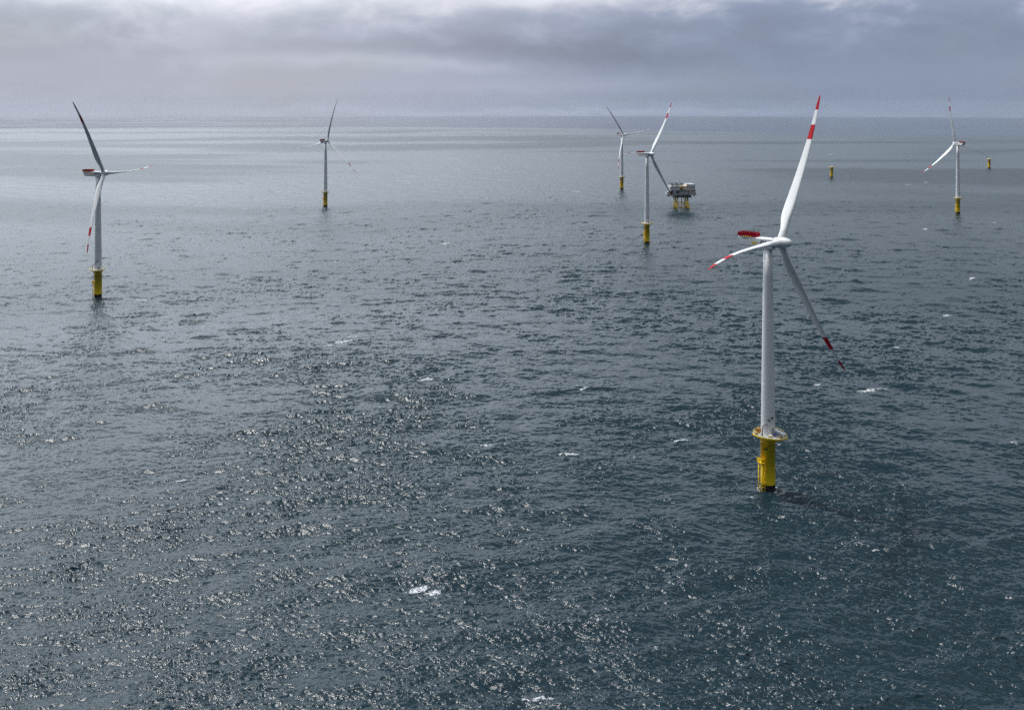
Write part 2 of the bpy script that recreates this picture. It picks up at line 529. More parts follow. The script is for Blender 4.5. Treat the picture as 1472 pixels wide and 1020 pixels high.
    me.vertices.add(nv + 1); me.vertices.foreach_set('co', co.ravel())
    me.loops.add(len(loops)); me.loops.foreach_set('vertex_index', loops)
    npoly = nq + nc
    me.polygons.add(npoly)
    starts = np.concatenate([np.arange(nq) * 4, nq * 4 + np.arange(nc) * 3]).astype(np.int32)
    me.polygons.foreach_set('loop_start', starts)
    me.polygons.foreach_set('use_smooth', np.ones(npoly, bool))
    me.update(calc_edges=True)
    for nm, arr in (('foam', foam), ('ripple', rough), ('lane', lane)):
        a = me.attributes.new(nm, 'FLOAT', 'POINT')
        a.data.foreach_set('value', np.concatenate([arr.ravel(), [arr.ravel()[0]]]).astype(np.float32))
    me.materials.append(sea_material())
    o = bpy.data.objects.new('sea', me)
    COL.objects.link(o)
    o['kind'] = 'structure'
    return o

def sea_material():
    m = bpy.data.materials.new('sea_water')
    m.use_nodes = True
    T = NT(m.node_tree)
    p = m.node_tree.nodes['Principled BSDF']
    def attr(n):
        a = T.new('ShaderNodeAttribute'); a.attribute_name = n
        return a.outputs['Fac']
    tc = T.new('ShaderNodeTexCoord')
    mp = T.new('ShaderNodeMapping')
    mp.inputs['Scale'].default_value = (1.3, 2.6, 1.0)
    mp.inputs['Rotation'].default_value = (0, 0, R_(12))
    T.put(mp.inputs[0], tc.outputs['Object'])
    n1 = T.noise(mp.outputs[0], 1.1, 3, 0.6, 0.3)
    n2 = T.noise(mp.outputs[0], 3.4, 2, 0.6, 0.2)
    hgt = T.m('ADD', T.m('MULTIPLY', n1, 0.62), T.m('MULTIPLY', n2, 0.16))
    b = T.new('ShaderNodeBump')
    b.inputs['Strength'].default_value = 1.0
    b.inputs['Distance'].default_value = 0.13
    T.put(b.inputs['Height'], hgt)
    foam = attr('foam')
    mf = T.new('ShaderNodeMapping')
    mf.inputs['Scale'].default_value = (0.7, 1.7, 1.0)
    T.put(mf.inputs[0], tc.outputs['Object'])
    fn = T.noise(mf.outputs[0], 1.9, 6, 0.72, 0.6)
    fm = T.ss(T.m('ADD', T.m('MULTIPLY', foam, 0.76), T.m('MULTIPLY', T.m('SUBTRACT', fn, 0.5), 4.0)), 0.42, 1.15)
    fm = T.m('MULTIPLY', fm, T.ss(foam, 0.0, 0.3))
    T.put(p.inputs['Base Color'], T.mix(fm, WATER, (0.78, 0.80, 0.82)))
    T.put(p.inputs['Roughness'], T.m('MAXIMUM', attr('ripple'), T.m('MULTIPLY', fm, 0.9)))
    p.inputs['IOR'].default_value = 1.333
    T.put(p.inputs['Normal'], b.outputs[0])
    return m

WATER = (0.0062, 0.022, 0.032)

# ------------------------------------------------------------------ wind turbine
TILT = R_(5.0)
HUB_Z = 88.5
OVER = 4.6
DECK = [(-5.5, -.5), (-5.1, -2.0), (-4.4, -3.2), (-3.0, -4.4), (-1.4, -5.4), (1.2, -6.2), (3.6, -5.8), (5.5, -4.9), (5.4, -2.8), (5.1, -1.2), (4.6, .5), (3.4, 2.4), (1.5, 3.6), (-1.0, 3.7), (-2.8, 2.9), (-4.4, 1.4)]
TPR = 2.55

def make_foundation(root, code):
    m = MB()
    m.lathe([(TPR, -9), (TPR, 2.4)], 48, 1, caps=(False, False))
    m.lathe([(TPR + .012, 2.4), (TPR + .012, 16.9), (TPR + .05, 16.9), (TPR + .05, 17.05), (TPR + .012, 17.05), (TPR + .012, 18.6), (TPR + .3, 19.6), (TPR + .3, 20.02)], 48, 0, caps=(False, True))
    tp = m.build('transition_piece', [YELLOW, BLACK], root)
    code_plate(tp, code)
    make_platform(root)
    return tp

def code_mesh(code):
    # identification code wrapped on the drum
    me = text_mesh(code, 1.25, 0, 0.035, 0.0, 1.0)
    rad = TPR + .05
    c0 = R_(-125)
    for v in me.vertices:
        a = c0 + v.co.x / rad
        v.co = (math.cos(a) * rad, math.sin(a) * rad, 15.2 + v.co.y)
    me.materials.clear(); me.materials.append(INK)
    return me

def code_plate(tp, code):
    o = bpy.data.objects.new('lettering', code_mesh(code)); COL.objects.link(o); o.parent = tp

def make_platform(root):
    up = Vector((0, 0, 1))
    # platform
    m = MB()
    m.prism(DECK, 20.02, 20.22, 1)
    n = len(DECK)
    for i in range(n):
        a, b = Vector((*DECK[i], 20.08)), Vector((*DECK[(i + 1) % n], 20.08))
        d = b - a
        m.box((a + b) / 2 + Vector((d.y, -d.x, 0)).normalized() * .09, (d.length + .12, .14, .46), 0, math.atan2(d.y, d.x))
    pf = m.build('platform', [YELLOW, GREY], root)
    m = MB()
    for i in range(n):
        a, b = Vector((*DECK[i], 20.22)), Vector((*DECK[(i + 1) % n], 20.22))
        for h in (0.55, 1.15):
            m.tube(a + Vector((0, 0, h)), b + Vector((0, 0, h)), .045, n=6)
        k = max(1, round((b - a).length / 1.1))
        for q in range(k):
            p = a.lerp(b, q / k)
            m.tube(p, p + Vector((0, 0, 1.17)), .045, n=6)
    m.build('railing', RAIL, pf)
    for ang, rr in ((-150, 4.7), (-115, 4.7), (-65, 5.3), (-25, 5.2), (25, 3.9), (70, 3.5), (115, 3.5), (160, 4.6)):
        a = R_(ang); u = Vector((math.cos(a), math.sin(a), 0))
        MB().tube(u * rr + Vector((0, 0, 19.95)), u * (TPR + .02) + Vector((0, 0, 17.2)), .13, n=8).tube(u * rr + Vector((0, 0, 19.9)), u * (TPR + .3) + Vector((0, 0, 19.9)), .12, n=8).build('bracket', YELLOW, pf)
    # boat landing on the left: fenders, ladder, rest platform
    a = R_(205); u = Vector((math.cos(a), math.sin(a), 0)); t = Vector((-u.y, u.x, 0))
    up = Vector((0, 0, 1))
    bl = MB().tube(u * 3.35 - t * .95 + up * 8.6, u * 3.35 + t * .95 + up * 8.6, .12, n=8).build('boat_landing', YELLOW, root)
    for s in (-.95, .95):
        for z in (1.6, 4.6, 8.6):
            MB().tube(u * (TPR - .1) + t * s * .8 + up * z, u * 3.35 + t * s + up * z, .14, n=8).build('standoff', YELLOW, bl)
    for s in (-.95, .95):
        MB().tube(u * 3.45 + t * s + up * -3.0, u * 3.45 + t * s + up * 9.8, .2, n=12).build('fender_tube', YELLOW, bl)
    m = MB()
    for s in (-.27, .27):
        m.tube(u * 3.2 + t * s + up * -1.5, u * 3.2 + t * s + up * 11.0, .05, n=6)
    for q in range(38):
        z = -1.2 + q * .32
        m.tube(u * 3.2 - t * .27 + up * z, u * 3.2 + t * .27 + up * z, .03, n=5)
    m.build('ladder', RAIL, bl)
    m = MB()
    rz = a
    m.box(u * 3.3 + up * 10.3, (1.5, 2.5, .14), 0, rz)
    for s in (-1.2, 1.2):
        m.box(u * 3.3 + t * s + up * 11.05, (1.4, .07, 1.1), 1, rz)
        m.tube(u * 4.0 + t * s + up * 10.3, u * 4.0 + t * s + up * 12.2, .06, n=6, mi=1)
    m.box(u * 4.02 + up * 11.3, (.07, 2.4, .6), 1, rz)
    m.box(u * 4.03 + t * .55 + up * 11.85, (.08, 1.0, .45), 1, rz)
    m.tube(u * 2.5 + t * .9 + up * 9.2, u * 3.9 + t * .9 + up * 10.25, .09, n=6)
    m.tube(u * 2.5 - t * .9 + up * 9.2, u * 3.9 - t * .9 + up * 10.25, .09, n=6)
    m.build('rest_platform', [YELLOW, YELLOW], bl)
    m = MB()
    for s in (-.27, .27):
        m.tube(u * 2.95 + t * (s + .25) + up * 10.4, u * 2.95 + t * (s + .25) + up * 20.0, .05, n=6)
    for q in range(29):
        z = 10.6 + q * .32
        m.tube(u * 2.95 - t * .02 + up * z, u * 2.95 + t * .52 + up * z, .03, n=5)
    for q in range(8):
        z = 12.6 + q * .95
        pts = [u * (2.95 + .75 * math.sin(w)) + t * (.25 + .42 * math.cos(w)) + up * z for w in [math.pi * k / 6 for k in range(7)]]
        m.path(pts, .04, 5)
    m.build('caged_ladder', ORANGE, bl)
    # cable tube strapped to the drum
    m = MB()
    b_ = R_(-127); w = Vector((math.cos(b_), math.sin(b_), 0))
    w0 = w * (TPR + .28)
    m.tube(w0 + up * -3, w0 + up * 10.0, .13, n=8)
    for z in (3.3, 7.8):
        m.box(w * (TPR + .2) + up * z, (.7, .75, .28), 0, b_)
    m.build('cable_tube', YELLOW, root)
    # davit crane beside the tower
    m = MB()
    m.tube((0, 0, 0), (0, 0, 3.4), .16, .13, n=10)
    m.tube((0, 0, 3.3), (1.9, 0, 4.1), .12, .09, n=8)
    m.tube((.1, 0, 2.2), (1.2, 0, 3.75), .06, n=6)
    m.box((0, 0, .35), (.5, .5, .7), 0, 0, .05)
    m.tube((1.8, 0, 4.05), (1.8, 0, 2.6), .025, n=5)
    m.build('davit_crane', DARK, root, (-2.8, -2.7, 20.22), (0, 0, R_(10)))

def make_tower(root):
    m = MB()
    def rad(z): return 2.48 + (1.62 - 2.48) * ((z - 20) / 66.0) ** 1.15
    prof = []
    zs = [20.2, 24, 30, 42, 54, 66, 76, 86.0]
    for z in zs:
        prof.append((rad(z), z))
    m.lathe(prof, 64, 0, caps=(False, True))
    tw = m.build('tower', [TOWER], root)
    for z in (38.0, 61.0):
        r = rad(z)
        MB().lathe([(r - .02, z - .05), (r + .012, z - .05), (r + .010, z + .05), (r - .02, z + .05)], 64, 0, caps=(False, False)).build('section_joint', TOWER, tw)
    # door on the left front, with its lintel lamp
    a = R_(-62); u = Vector((math.cos(a), math.sin(a), 0))
    MB().box(u * 2.46 + Vector((0, 0, 21.5)), (.16, 1.0, 2.2), 0, a, .05).build('door', SHADE, tw)
    for az, z in ((-100, 25.7), (-72, 26.5)):
        a = R_(az); u = Vector((math.cos(a), math.sin(a), 0))
        MB().box(u * 2.52 + Vector((0, 0, z)), (.5, 1.0, .34), 0, a, .06).tube(u * 2.3 + Vector((0, 0, z)), u * 2.9 + Vector((0, 0, z - .05)), .08, n=6).build('lamp', DARK, tw)
    return tw

def nacelle_section(x):
    """half width, bottom, top of the nacelle at station x"""
    t = (x + 11.6) / 14.0
    w = 1.95 - .25 * max(0, (x - .8) / 1.6) ** 2 - .12 * (1 - t) ** 2
    b = -1.95 + .42 * (1 - t) ** 1.2
    tp = 1.72 - .16 * max(0, (x - .6) / 1.8) ** 2
    return w, b, tp

def make_nacelle(root):
    nac_z = HUB_Z - .12
    xs = [-10.3, -10.1, -9.6, -8.0, -6, -3, -1, .6, 1.6, 2.2, 2.4]
    vs, fs, ml = [], [], []
    n = None
    for i, x in enumerate(xs):
        w, b, t = nacelle_section(x)
        k = 1.0
        if i == 0: k = .9
        if i == len(xs) - 1: k = .93
        cz = (b + t) / 2; hh = (t - b) / 2 * k; ww = w * k
        ring = []
        r = .42
        for cx, cy, a0 in ((ww - r, hh - r, 0), (-(ww - r), hh - r, 90), (-(ww - r), -(hh - r), 180), (ww - r, -(hh - r), 270)):
            for q in range(6):
                a = R_(a0 + q * 18)
                yy = cx + math.cos(a) * r; zz = cy + math.sin(a) * r
                lean = (zz / hh) * 0.75 * max(0, (-x - 7.5) / 2.8)    # the tail leans back at the top
                ring.append((x - lean, yy, cz + zz))
        n = len(ring)
        vs += ring
    for k in range(len(xs) - 1):
        for i in range(n):
            j = (i + 1) % n
            fs.append((k * n + i, k * n + j, (k + 1) * n + j, (k + 1) * n + i))
    sm = [True] * len(fs)
    fs += [tuple(range(n - 1, -1, -1)), tuple(range((len(xs) - 1) * n, len(xs) * n))]
    sm += [False, False]
    m = MB(); m.add(vs, fs, 0, sm)
    na = m.build('nacelle', [WHITE], root, (0, 0, nac_z))
    MB().lathe([(1.62, -2.55), (1.72, -2.3), (1.72, -1.86)], 40, 0, caps=(True, False)).build('yaw_ring', TOWER, na)
    MB().lathe([(1.8, 2.35), (1.86, 2.4), (1.86, 2.75), (1.8, 2.8)], 40, 0, axis='X').build('rotor_seal', SHADE, na)
    # winching platform with its red screens
    m = MB()
    z0 = 1.86
    x0, x1, hw = -10.9, -4.0, 2.0
    m.box(((x0 + x1) / 2, 0, z0 + .06), (x1 - x0, hw * 2, .12), 0)
    segs = [((x0, -hw), (x1 - 1.8, -hw)), ((x1 - 1.8, -hw), (x1, -hw + .5)), ((x1, -hw + .5), (x1, hw - .5)), ((x1, hw - .5), (x1 - 1.8, hw)), ((x1 - 1.8, hw), (x0, hw)), ((x0, hw), (x0, -hw))]
    for (ax, ay), (bx, by) in segs:
        a, b = Vector((ax, ay, z0)), Vector((bx, by, z0))
        d = b - a; rz = math.atan2(d.y, d.x)
        m.box((a + b) / 2 + Vector((0, 0, .66)), (d.length - .02, .05, 0.92), 0, rz)
        k = max(1, round(d.length / .95))
        for q in range(k + 1):
            p = a.lerp(b, q / k)
            m.box(p + Vector((0, 0, .66)), (.14, .14, 1.2), 1, rz)
        m.box((a + b) / 2 + Vector((0, 0, 1.27)), (d.length, .12, .1), 1, rz)
    hp = m.build('hoist_platform', [HOIST, RED], na)
    for q in range(4):
        for s in (-1, 1):
            MB().box((-8.6 + q * 0.95, s * 1.9, 1.78), (.6, .5, .3), 0, 0, .03).build('support_foot', WAVEY, na)
    m = MB()
    m.tube((-4.2, .7, z0 - .1), (-4.2, .7, z0 + 2.6), .05, n=6).tube((-4.6, .7, z0 + 2.4), (-3.8, .7, z0 + 2.4), .04, n=5)
    m.build('weather_mast', DARK, na)
    MB().box((.8, 0, 1.72), (1.0, 1.2, .16), 0, 0, .04).build('roof_hatch', WHITE, na)
    # lettering on both flanks
    for s in (-1, 1):
        for body, size, sh, bold, x, z, mt in (('EWE', 2.0, .28, .05, -.2, .12, NAVY), ('SIEMENS', .62, 0, .012, -8.0, 1.05, SLATE)):
            me = text_mesh(body, size, sh, bold, 0.0, 1.05)
            for v in me.vertices:
                xx = x + (v.co.x if s < 0 else -v.co.x)
                w = nacelle_section(xx)[0]
                v.co = (xx, s * (w + .025), z + v.co.y)
            me.materials.clear(); me.materials.append(mt)
            o = bpy.data.objects.new('lettering', me); COL.objects.link(o); o.parent = na
        # yellow double wave in front of the letters
        m = MB()
        pts = []
        N = 16
        for row in range(2):
            for k in range(N + 1):
                q = k / N
                xx = -5.5 + q * 2.3
                zz = .0 - .30 * math.sin(q * math.pi * 1.6 - .4) - .25 * q
                th = .10 + .34 * math.sin(q * math.pi) ** .8
                w = nacelle_section(xx)[0]
                dz = th if row == 0 else -th
                pts.append((xx if s < 0 else -8.7 - xx, s * (w + .03), zz + dz))
        fs = [(k, k + 1, N + 2 + k, N + 1 + k) for k in range(N)]
        m.add(pts, fs, 0)
        m.build('wave_emblem', WAVEY, na)
    return na

def make_hub(root):
    m = MB()
    prof = [(1.55, -1.75), (1.88, -1.6), (1.95, -.8), (1.95, .6), (1.9, 1.4), (1.78, 2.2), (1.58, 2.95), (1.3, 3.6), (1.0, 4.02), (.62, 4.3), (.25, 4.42), (.03, 4.44)]
    m.lathe(prof, 48, 0, axis='X')
    hb = m.build('hub', [WHITE], root)
    MB().lathe([(1.90, 1.36), (1.935, 1.38), (1.93, 1.44), (1.89, 1.46)], 48, 0, axis='X', caps=(False, False)).build('nose_joint', SHADE, hb)
    return hb

def blade_mesh():
    """feathered blade along +z from the hub centre; leading edge to +x, bend towards -y"""
    L = 60.0
    st = [1.2, 1.9, 2.6, 4, 5.5, 7.5, 9.5, 11.5, 13.5, 16, 19, 23, 27, 31, 35, 39, 42, 42.01, 45, 48, 48.01, 51, 54, 54.01, 56, 57.5, 58.6, 59.4, 59.9, 60]
    def lerp(tab, r):
        xs, ys = zip(*tab)
        return float(np.interp(r, xs, ys))
    chord = [(1.2, 2.6), (2.6, 2.55), (4, 2.55), (7.5, 3.25), (10.5, 4.05), (12.5, 4.2), (15, 4.05), (20, 3.6), (30, 2.85), (40, 2.15), (50, 1.5), (56, 1.05), (58.6, .7), (59.6, .35), (60, .1)]
    thick = [(1.2, 1.0), (2.6, 1.0), (4, .95), (7.5, .62), (10.5, .44), (14, .34), (20, .27), (30, .21), (45, .18), (60, .16)]
    twist = [(1.2, -3), (12, -2.5), (20, -1), (30, 1), (45, 3), (60, 5)]
    n = 28
    vs, fs, ml, rings = [], [], [], []
    for r in st:
        c, t, tw = lerp(chord, r), lerp(thick, r), R_(lerp(twist, r))
        round_ = max(0.0, min(1.0, (9.0 - r) / 6.0)); round_ = round_ * round_ * (3 - 2 * round_)
        le = .5 + (-.20) * (1 - round_)      # share of the chord ahead of the axis
        bend = -3.8 * (r / L) ** 3.6
        for i in range(n):
            a = 2 * math.pi * i / n
            xc = .5 * (1 + math.cos(a))                 # 1 = trailing edge
            sg = 1 if a <= math.pi else -1
            yt = 5 * t * (.2969 * math.sqrt(xc) - .126 * xc - .3516 * xc ** 2 + .2843 * xc ** 3 - .1036 * xc ** 4) * (1.12 if sg > 0 else .88)
            ax = (le - xc) * c; ay = sg * yt * c
            cx = -.5 * math.cos(a) * c; cy = .5 * math.sin(a) * c * min(1, t)
            X = ax * (1 - round_) + cx * round_; Y = ay * (1 - round_) + cy * round_
            X, Y = X * math.cos(tw) - Y * math.sin(tw), X * math.sin(tw) + Y * math.cos(tw)
            vs.append((X, Y + bend, r))
    for k in range(len(st) - 1):
        mid = (st[k] + st[k + 1]) / 2
        red = 42.005 <= mid <= 48.005 or mid >= 54.005
        for i in range(n):
            j = (i + 1) % n
            fs.append((k * n + j, k * n + i, (k + 1) * n + i, (k + 1) * n + j))
            ml.append(1 if red else 0)
    fs += [tuple(range(n)), tuple(range(len(st) * n - 1, (len(st) - 1) * n - 1, -1))]
    ml += [0, 1]
    m = MB(); m.add(vs, fs, ml, [True] * (len(fs) - 2) + [False] * 2)
    return m

def pose(root, psi, th0, cone):
    """turn nacelle and rotor of one turbine: yaw, rotor angle, coning of the blades"""
    psi = R_(psi); th0 = R_(th0) + 3.8 / 60.0
    a = Vector((math.cos(psi) * math.cos(TILT), math.sin(psi) * math.cos(TILT), math.sin(TILT)))
    t = Vector((-math.sin(psi), math.cos(psi), 0))
    u = a.cross(t)
    hub = Vector((0, 0, HUB_Z)) + a * OVER
    kid(root, 'nacelle')[0].rotation_euler = (0, 0, psi)
    hb = kid(root, 'hub')[0]
    hb.location = hub
    hb.rotation_euler = Matrix((a, t, u)).transposed().to_euler()
    for k, b in enumerate(kid(root, 'blade')):
        th = th0 + k * 2 * math.pi / 3
        d = u * math.cos(th) + t * math.sin(th)
        e = -u * math.sin(th) + t * math.cos(th)
        g = math.atan(cone / 60.0)
        d2 = (d * math.cos(g) + a * math.sin(g)).normalized()
        a2 = (a * math.cos(g) - d * math.sin(g)).normalized()
        b.rotation_euler = Matrix((a2, e, d2)).transposed().to_euler()
        # local x = a2 (leading edge upwind), y = e, z = radial
        b.location = hub

SPOTS = [  # base in the photograph, yaw, rotor angle, coning, label, code
    (1104, 703, -43.2, 28.8, 6.6, 'largest white wind turbine, marked R9, with crates on its yellow foundation platform'),
    (141, 427, -9.1, 88.4, 2.1, 'white wind turbine standing alone at far left, lower blade crossing its tower'),
    (930, 350, -44.5, 31.1, 8.5, 'white wind turbine whose lower blade reaches down across the grey substation'),
    (468, 297, 69.6, 102.7, 3.5, 'thin distant wind turbine between the left turbine and the middle pair, seen from behind'),
    (894, 272, -55.7, 80.1, 5.0, 'smallest wind turbine, standing left behind the one in front of the substation'),
    (1377, 307, 103.5, 10.3, 3.4, 'white wind turbine near a bare yellow foundation stub, two blades spread low, seen from behind'),
]
BASES = [tuple(on_water(s[0], s[1])[:2]) for s in SPOTS]
BARE = [(1195.5, 255.5), (1422, 242)]
BASES += [tuple(on_water(*b)[:2]) for b in BARE]

proto = empty('wind_turbine', on_water(1104, 703), SPOTS[0][5], 'wind turbine', 'offshore wind turbines')
make_foundation(proto, 'R9')
make_tower(proto)
make_nacelle(proto)
make_hub(proto)
bm_ = blade_mesh()
b0 = bm_.build('blade', [WHITE, RED], proto)
for _ in range(2):
    b = b0.copy(); COL.objects.link(b); b.parent = proto
turbines = [proto]
for i, s in enumerate(SPOTS):
    o = proto if i == 0 else copy_tree(proto)
    o.location = on_water(s[0], s[1])
    o['label'] = s[5]
    pose(o, s[2], s[3], s[4])
    if i:
        turbines.append(o)
        kid(kid(o, 'transition_piece')[0], 'lettering')[0].data = code_mesh(('R9', 'R18', 'R8', 'R17', 'R7', 'R1')[i])
# the davit stands on the other side on some of them
for i in (2, 4, 5):
    dv = kid(turbines[i], 'davit_crane')[0]
    dv.location = (3.6, -3.2, 20.22); dv.rotation_euler = (0, 0, R_(20))

# two foundations still waiting for their towers
for (bx, by), lab in zip(BARE, ('bare yellow foundation stub without a tower, right of the tallest red striped blade', 'bare yellow foundation stub just beyond the right blade tip of a turbine')):
    o = empty('foundation', on_water(bx, by), lab, 'foundation', 'foundations without towers')
    for nm in ('transition_piece', 'platform', 'boat_landing', 'cable_tube', 'davit_crane'):
        for src in kid(proto, nm):
            c = copy_tree(src, o)
            if nm == 'transition_piece':
                kid(c, 'lettering')[0].data = code_mesh('R%d' % (2 + BARE.index((bx, by))))
            if nm == 'davit_crane':
                c.location = (3.6, -3.4, 20.22); c.rotation_euler = (0, 0, R_(15))
    MB().lathe([(2.4, 20.2), (2.4, 21.1), (2.2, 21.4), (.3, 21.6)], 32, 0, caps=(False, True)).build('cover', CREAM, o)

# ------------------------------------------------------------------ loose equipment on the nearest platform
P0 = proto.location
def at_deck(x, y, z=20.225): return P0 + Vector((x, y, z))
def loose(name, mb, mats, x, y, label, cat, rz=0.0):
    o = mb.build(name, mats, None, at_deck(x, y), (0, 0, rz))
    return tag(o, label, cat)
m = MB().box((0, 0, .42), (1.7, 1.0, .84), 0, 0, .12).box((0, 0, .88), (1.3, .7, .12), 0, 0, .05)
loose('crate', m, BLUE, 1.8, -3.3, 'blue covered crate on the platform of the largest turbine', 'crate', R_(-18))
m = MB().box((0, 0, .45), (1.1, .9, .8), 0, 0, .05).box((0, 0, .03), (1.0, .8, .06), 1).box((.2, -.47, .5), (.3, .04, .4), 1)
loose('cabinet', m, [CREAM, DARK], -.4, -4.3, 'cream cabinet at the platform front edge of the largest turbine', 'cabinet', R_(-20))
m = MB().box((0, 0, .55), (5.0, 1.5, 1.0), 0, R_(0), .06)
for q in range(9):
    m.box((-2.1 + q * .52, -.77, .55), (.08, .05, .8), 1)
m.box((0, 0, .03), (4.8, 1.3, .06), 1)
loose('container', m, [PALE, SHADE], 3.75, -1.6, 'long pale container behind the blue crate on the largest turbine platform', 'container', R_(-62))
m = MB().box((0, 0, .4), (.9, .7, .8), 0, 0, .05).box((0, 0, .85), (.5, .4, .1), 1, 0, .02)
loose('toolbox', m, [MAROON, DARK], 3.1, -4.9, 'dark maroon box by the right front railing of the largest turbine', 'box', R_(-20))
m = MB().lathe([(.85, -.55), (.85, -.47), (.45, -.47), (.45, .47), (.85, .47), (.85, .55)], 24, 0, axis='X')
o = m.build('cable_reel', ORANGE, None, at_deck(-3.4, .1, 21.1)); o.rotation_euler = (0, 0, R_(60))
tag(o, 'ochre cable reel beside the tower foot of the largest turbine', 'cable reel')
m = MB().box((0, 0, .35), (.9, .7, .7), 0, 0, .05).box((0, 0, .74), (.94, .74, .08), 1, 0, .02)
loose('generator', m, [DARK, ORANGE], -4.5, -1.3, 'small dark generator in the left corner of the largest turbine platform', 'generator', R_(40))

# ------------------------------------------------------------------ substation
def make_substation():
    o = empty('substation', on_water(979.5, 299.0), 'grey offshore substation on four yellow legs with a crowded roof', 'substation')
    up = Vector((0, 0, 1))
    T0, T1 = 6.9, 7.9
    for sx in (-1, 1):
        for sy in (-1, 1):
            lg = MB().tube((sx * T1, sy * T1, -12), (sx * T0, sy * T0, 15.2), 1.15, 1.05, n=20).build('leg', YELLOW, o)
            m = MB()
            for q in (-.8, .8):
                m.tube((sx * (T1 + 1.7), sy * T1 + q, -3), (sx * (T1 + 1.7), sy * T1 + q, 8.2), .22, n=8)
            for q in range(9):
                m.tube((sx * (T1 + .2), sy * T1 - .8, .5 + q * .9), (sx * (T1 + 1.7), sy * T1 - .8, .5 + q * .9), .12, n=6)
                m.tube((sx * (T1 + 1.7), sy * T1 - .8, .5 + q * .9), (sx * (T1 + 1.7), sy * T1 + .8, .5 + q * .9), .1, n=6)
            m.build('fender', YELLOW, lg)
    zb = 7.4
    cs = [(-7.45, -7.45), (7.45, -7.45), (7.45, 7.45), (-7.45, 7.45)]
    for i in range(4):
        a, b = Vector((*cs[i], zb)), Vector((*cs[(i + 1) % 4], zb))
        MB().tube(a, b, .38, n=12).tube(a - up * 1.2, (a + b) / 2 - up * 6.8, .34, n=12).tube(b - up * 1.2, (a + b) / 2 - up * 6.8, .34, n=12).build('brace', YELLOW, o)
    for x, y in ((-.6, -4), (2.8, -4.5), (1.0, 3)):
        MB().tube((x, y, -6), (x, y, 15.4), .42, n=12).build('riser', YELLOW if x < 2 else DARK, o)
    # cellar deck
    MB().box((-.3, 0, 15.5), (24, 22, .9), 0).box((-.3, -11.1, 16.3), (24, .1, .15), 0).build('cellar_deck', DARK, o)
    for x, w in ((-9.8, 4.2), (-4, 1.6), (-1.6, 2.4), (2.6, 1.3), (9.6, 3.2)):
        MB().box((x, -9.3, 17.05), (w, 2.4, 2.2), 0, 0, .08).build('pump_unit', PALE, o)
    for x in (-10.5, -6.9, -3.0, 3.9, 6.9, 10.5):
        MB().box((x, -10.4, 17.25), (.7, .7, 2.6), 0).box((x, 10.4, 17.25), (.7, .7, 2.6), 0).build('deck_column', SHADE, o)
    MB().box((0, 0, 17.2), (20, 17, 2.5), 0).build('inner_hall', DARK, o)
    # main deck with walkways
    m = MB().box((-1.0, 0, 18.75), (38, 25, .5), 0)
    m.box((-18.6, -6.5, 19.6), (5.2, 11.0, .5), 0)
    md = m.build('main_deck', SHADE, o)
    def rail(pts, z, name='railing', parent=o, mt=SHADE):
        m = MB()
        for a, b in zip(pts[:-1], pts[1:]):
            a, b = Vector((*a, z)), Vector((*b, z))
            for h in (.6, 1.15):
                m.tube(a + up * h, b + up * h, .07, n=5)
            k = max(1, round((b - a).length / 1.8))
            for q in range(k + 1):
                p = a.lerp(b, q / k)
                m.tube(p, p + up * 1.18, .06, n=5)
        return m.build(name, mt, parent)
    rail([(-20, 12.4), (-20, -12.4), (17.9, -12.4), (17.9, 12.4)], 19.0, parent=md, mt=PALE)
    MB().box((-18.8, -8.5, 21.4), (4.6, 6.5, 3.0), 0, 0, .1).build('cabin', SHADE, o)
    MB().box((-19.2, -10.8, 17.4), (4.2, 1.6, 1.6), 0, 0, .1).build('lifeboat_davit', SHADE, o)
    # lower storey: hall set back, units and panels in front
    MB().box((-.3, .5, 21.7), (32, 21, 5.4), 0).build('lower_hall', SHADE, o)
    for x, w, h, z, mt in ((-11.2, 3.6, 2.4, 22.3, PALE), (-2.4, 3.0, 2.1, 22.5, PALE), (1.4, 3.4, 2.1, 22.5, PALE), (4.6, 2.0, 2.4, 22.2, PALE), (-7.0, 2.2, 2.8, 21.6, DARK), (-14.6, 2.0, 2.6, 21.4, DARK)):
        MB().box((x, -10.9, z), (w, 2.0, h), 0, 0, .08).build('transformer_unit', mt, o)
    MB().box((0.6, -11.5, 20.3), (13, 1.4, 1.5), 0, 0, .06).build('cooler_bank', SHADE, o)
    MB().box((12.0, -10.9, 21.4), (8.2, 2.3, 4.7), 0, 0, .06).build('lower_panel', SHADE, o)
    MB().box((-4.9, -11.0, 19.9), (3.6, 1.2, 1.5), 0).box((7.2, -11.2, 19.9), (1.4, 1.2, 1.6), 0).build('opening_shade', DARK, o)  # solid dark boxes, their colour standing in for shaded openings
    # upper storey cladding
    m = MB().box((-.2, 0, 27.2), (32.4, 24, 5.4), 0)
    for q in range(18):
        m.box((-15.6 + q * 1.82, -12.03, 27.2), (.16, .1, 5.2), 1)
    m.box((-.2, -12.1, 24.6), (32.6, .25, .35), 1).box((-.2, -12.1, 29.85), (32.6, .25, .3), 1)
    us = m.build('upper_hall', [PALE, SHADE], o)
    MB().box((-16.6, -9, 27.0), (1.2, 5, 3.4), 0, 0, .06).box((16.7, -8, 24.4), (1.5, 5, 2.0), 0, 0, .06).box((16.8, -7, 20.6), (1.6, 5, 2.2), 0, 0, .06).box((14.7, -11.2, 17.6), (2.0, 2, 1.4), 0, 0, .06).build('side_unit', SHADE, o)
    # roof
    MB().box((.6, -1, 30.15), (10.6, 21, .3), 0).build('roof_slab', BEIGE, o)
    m = MB().box((11.1, 0, 31.1), (10.2, 22, 2.2), 0)
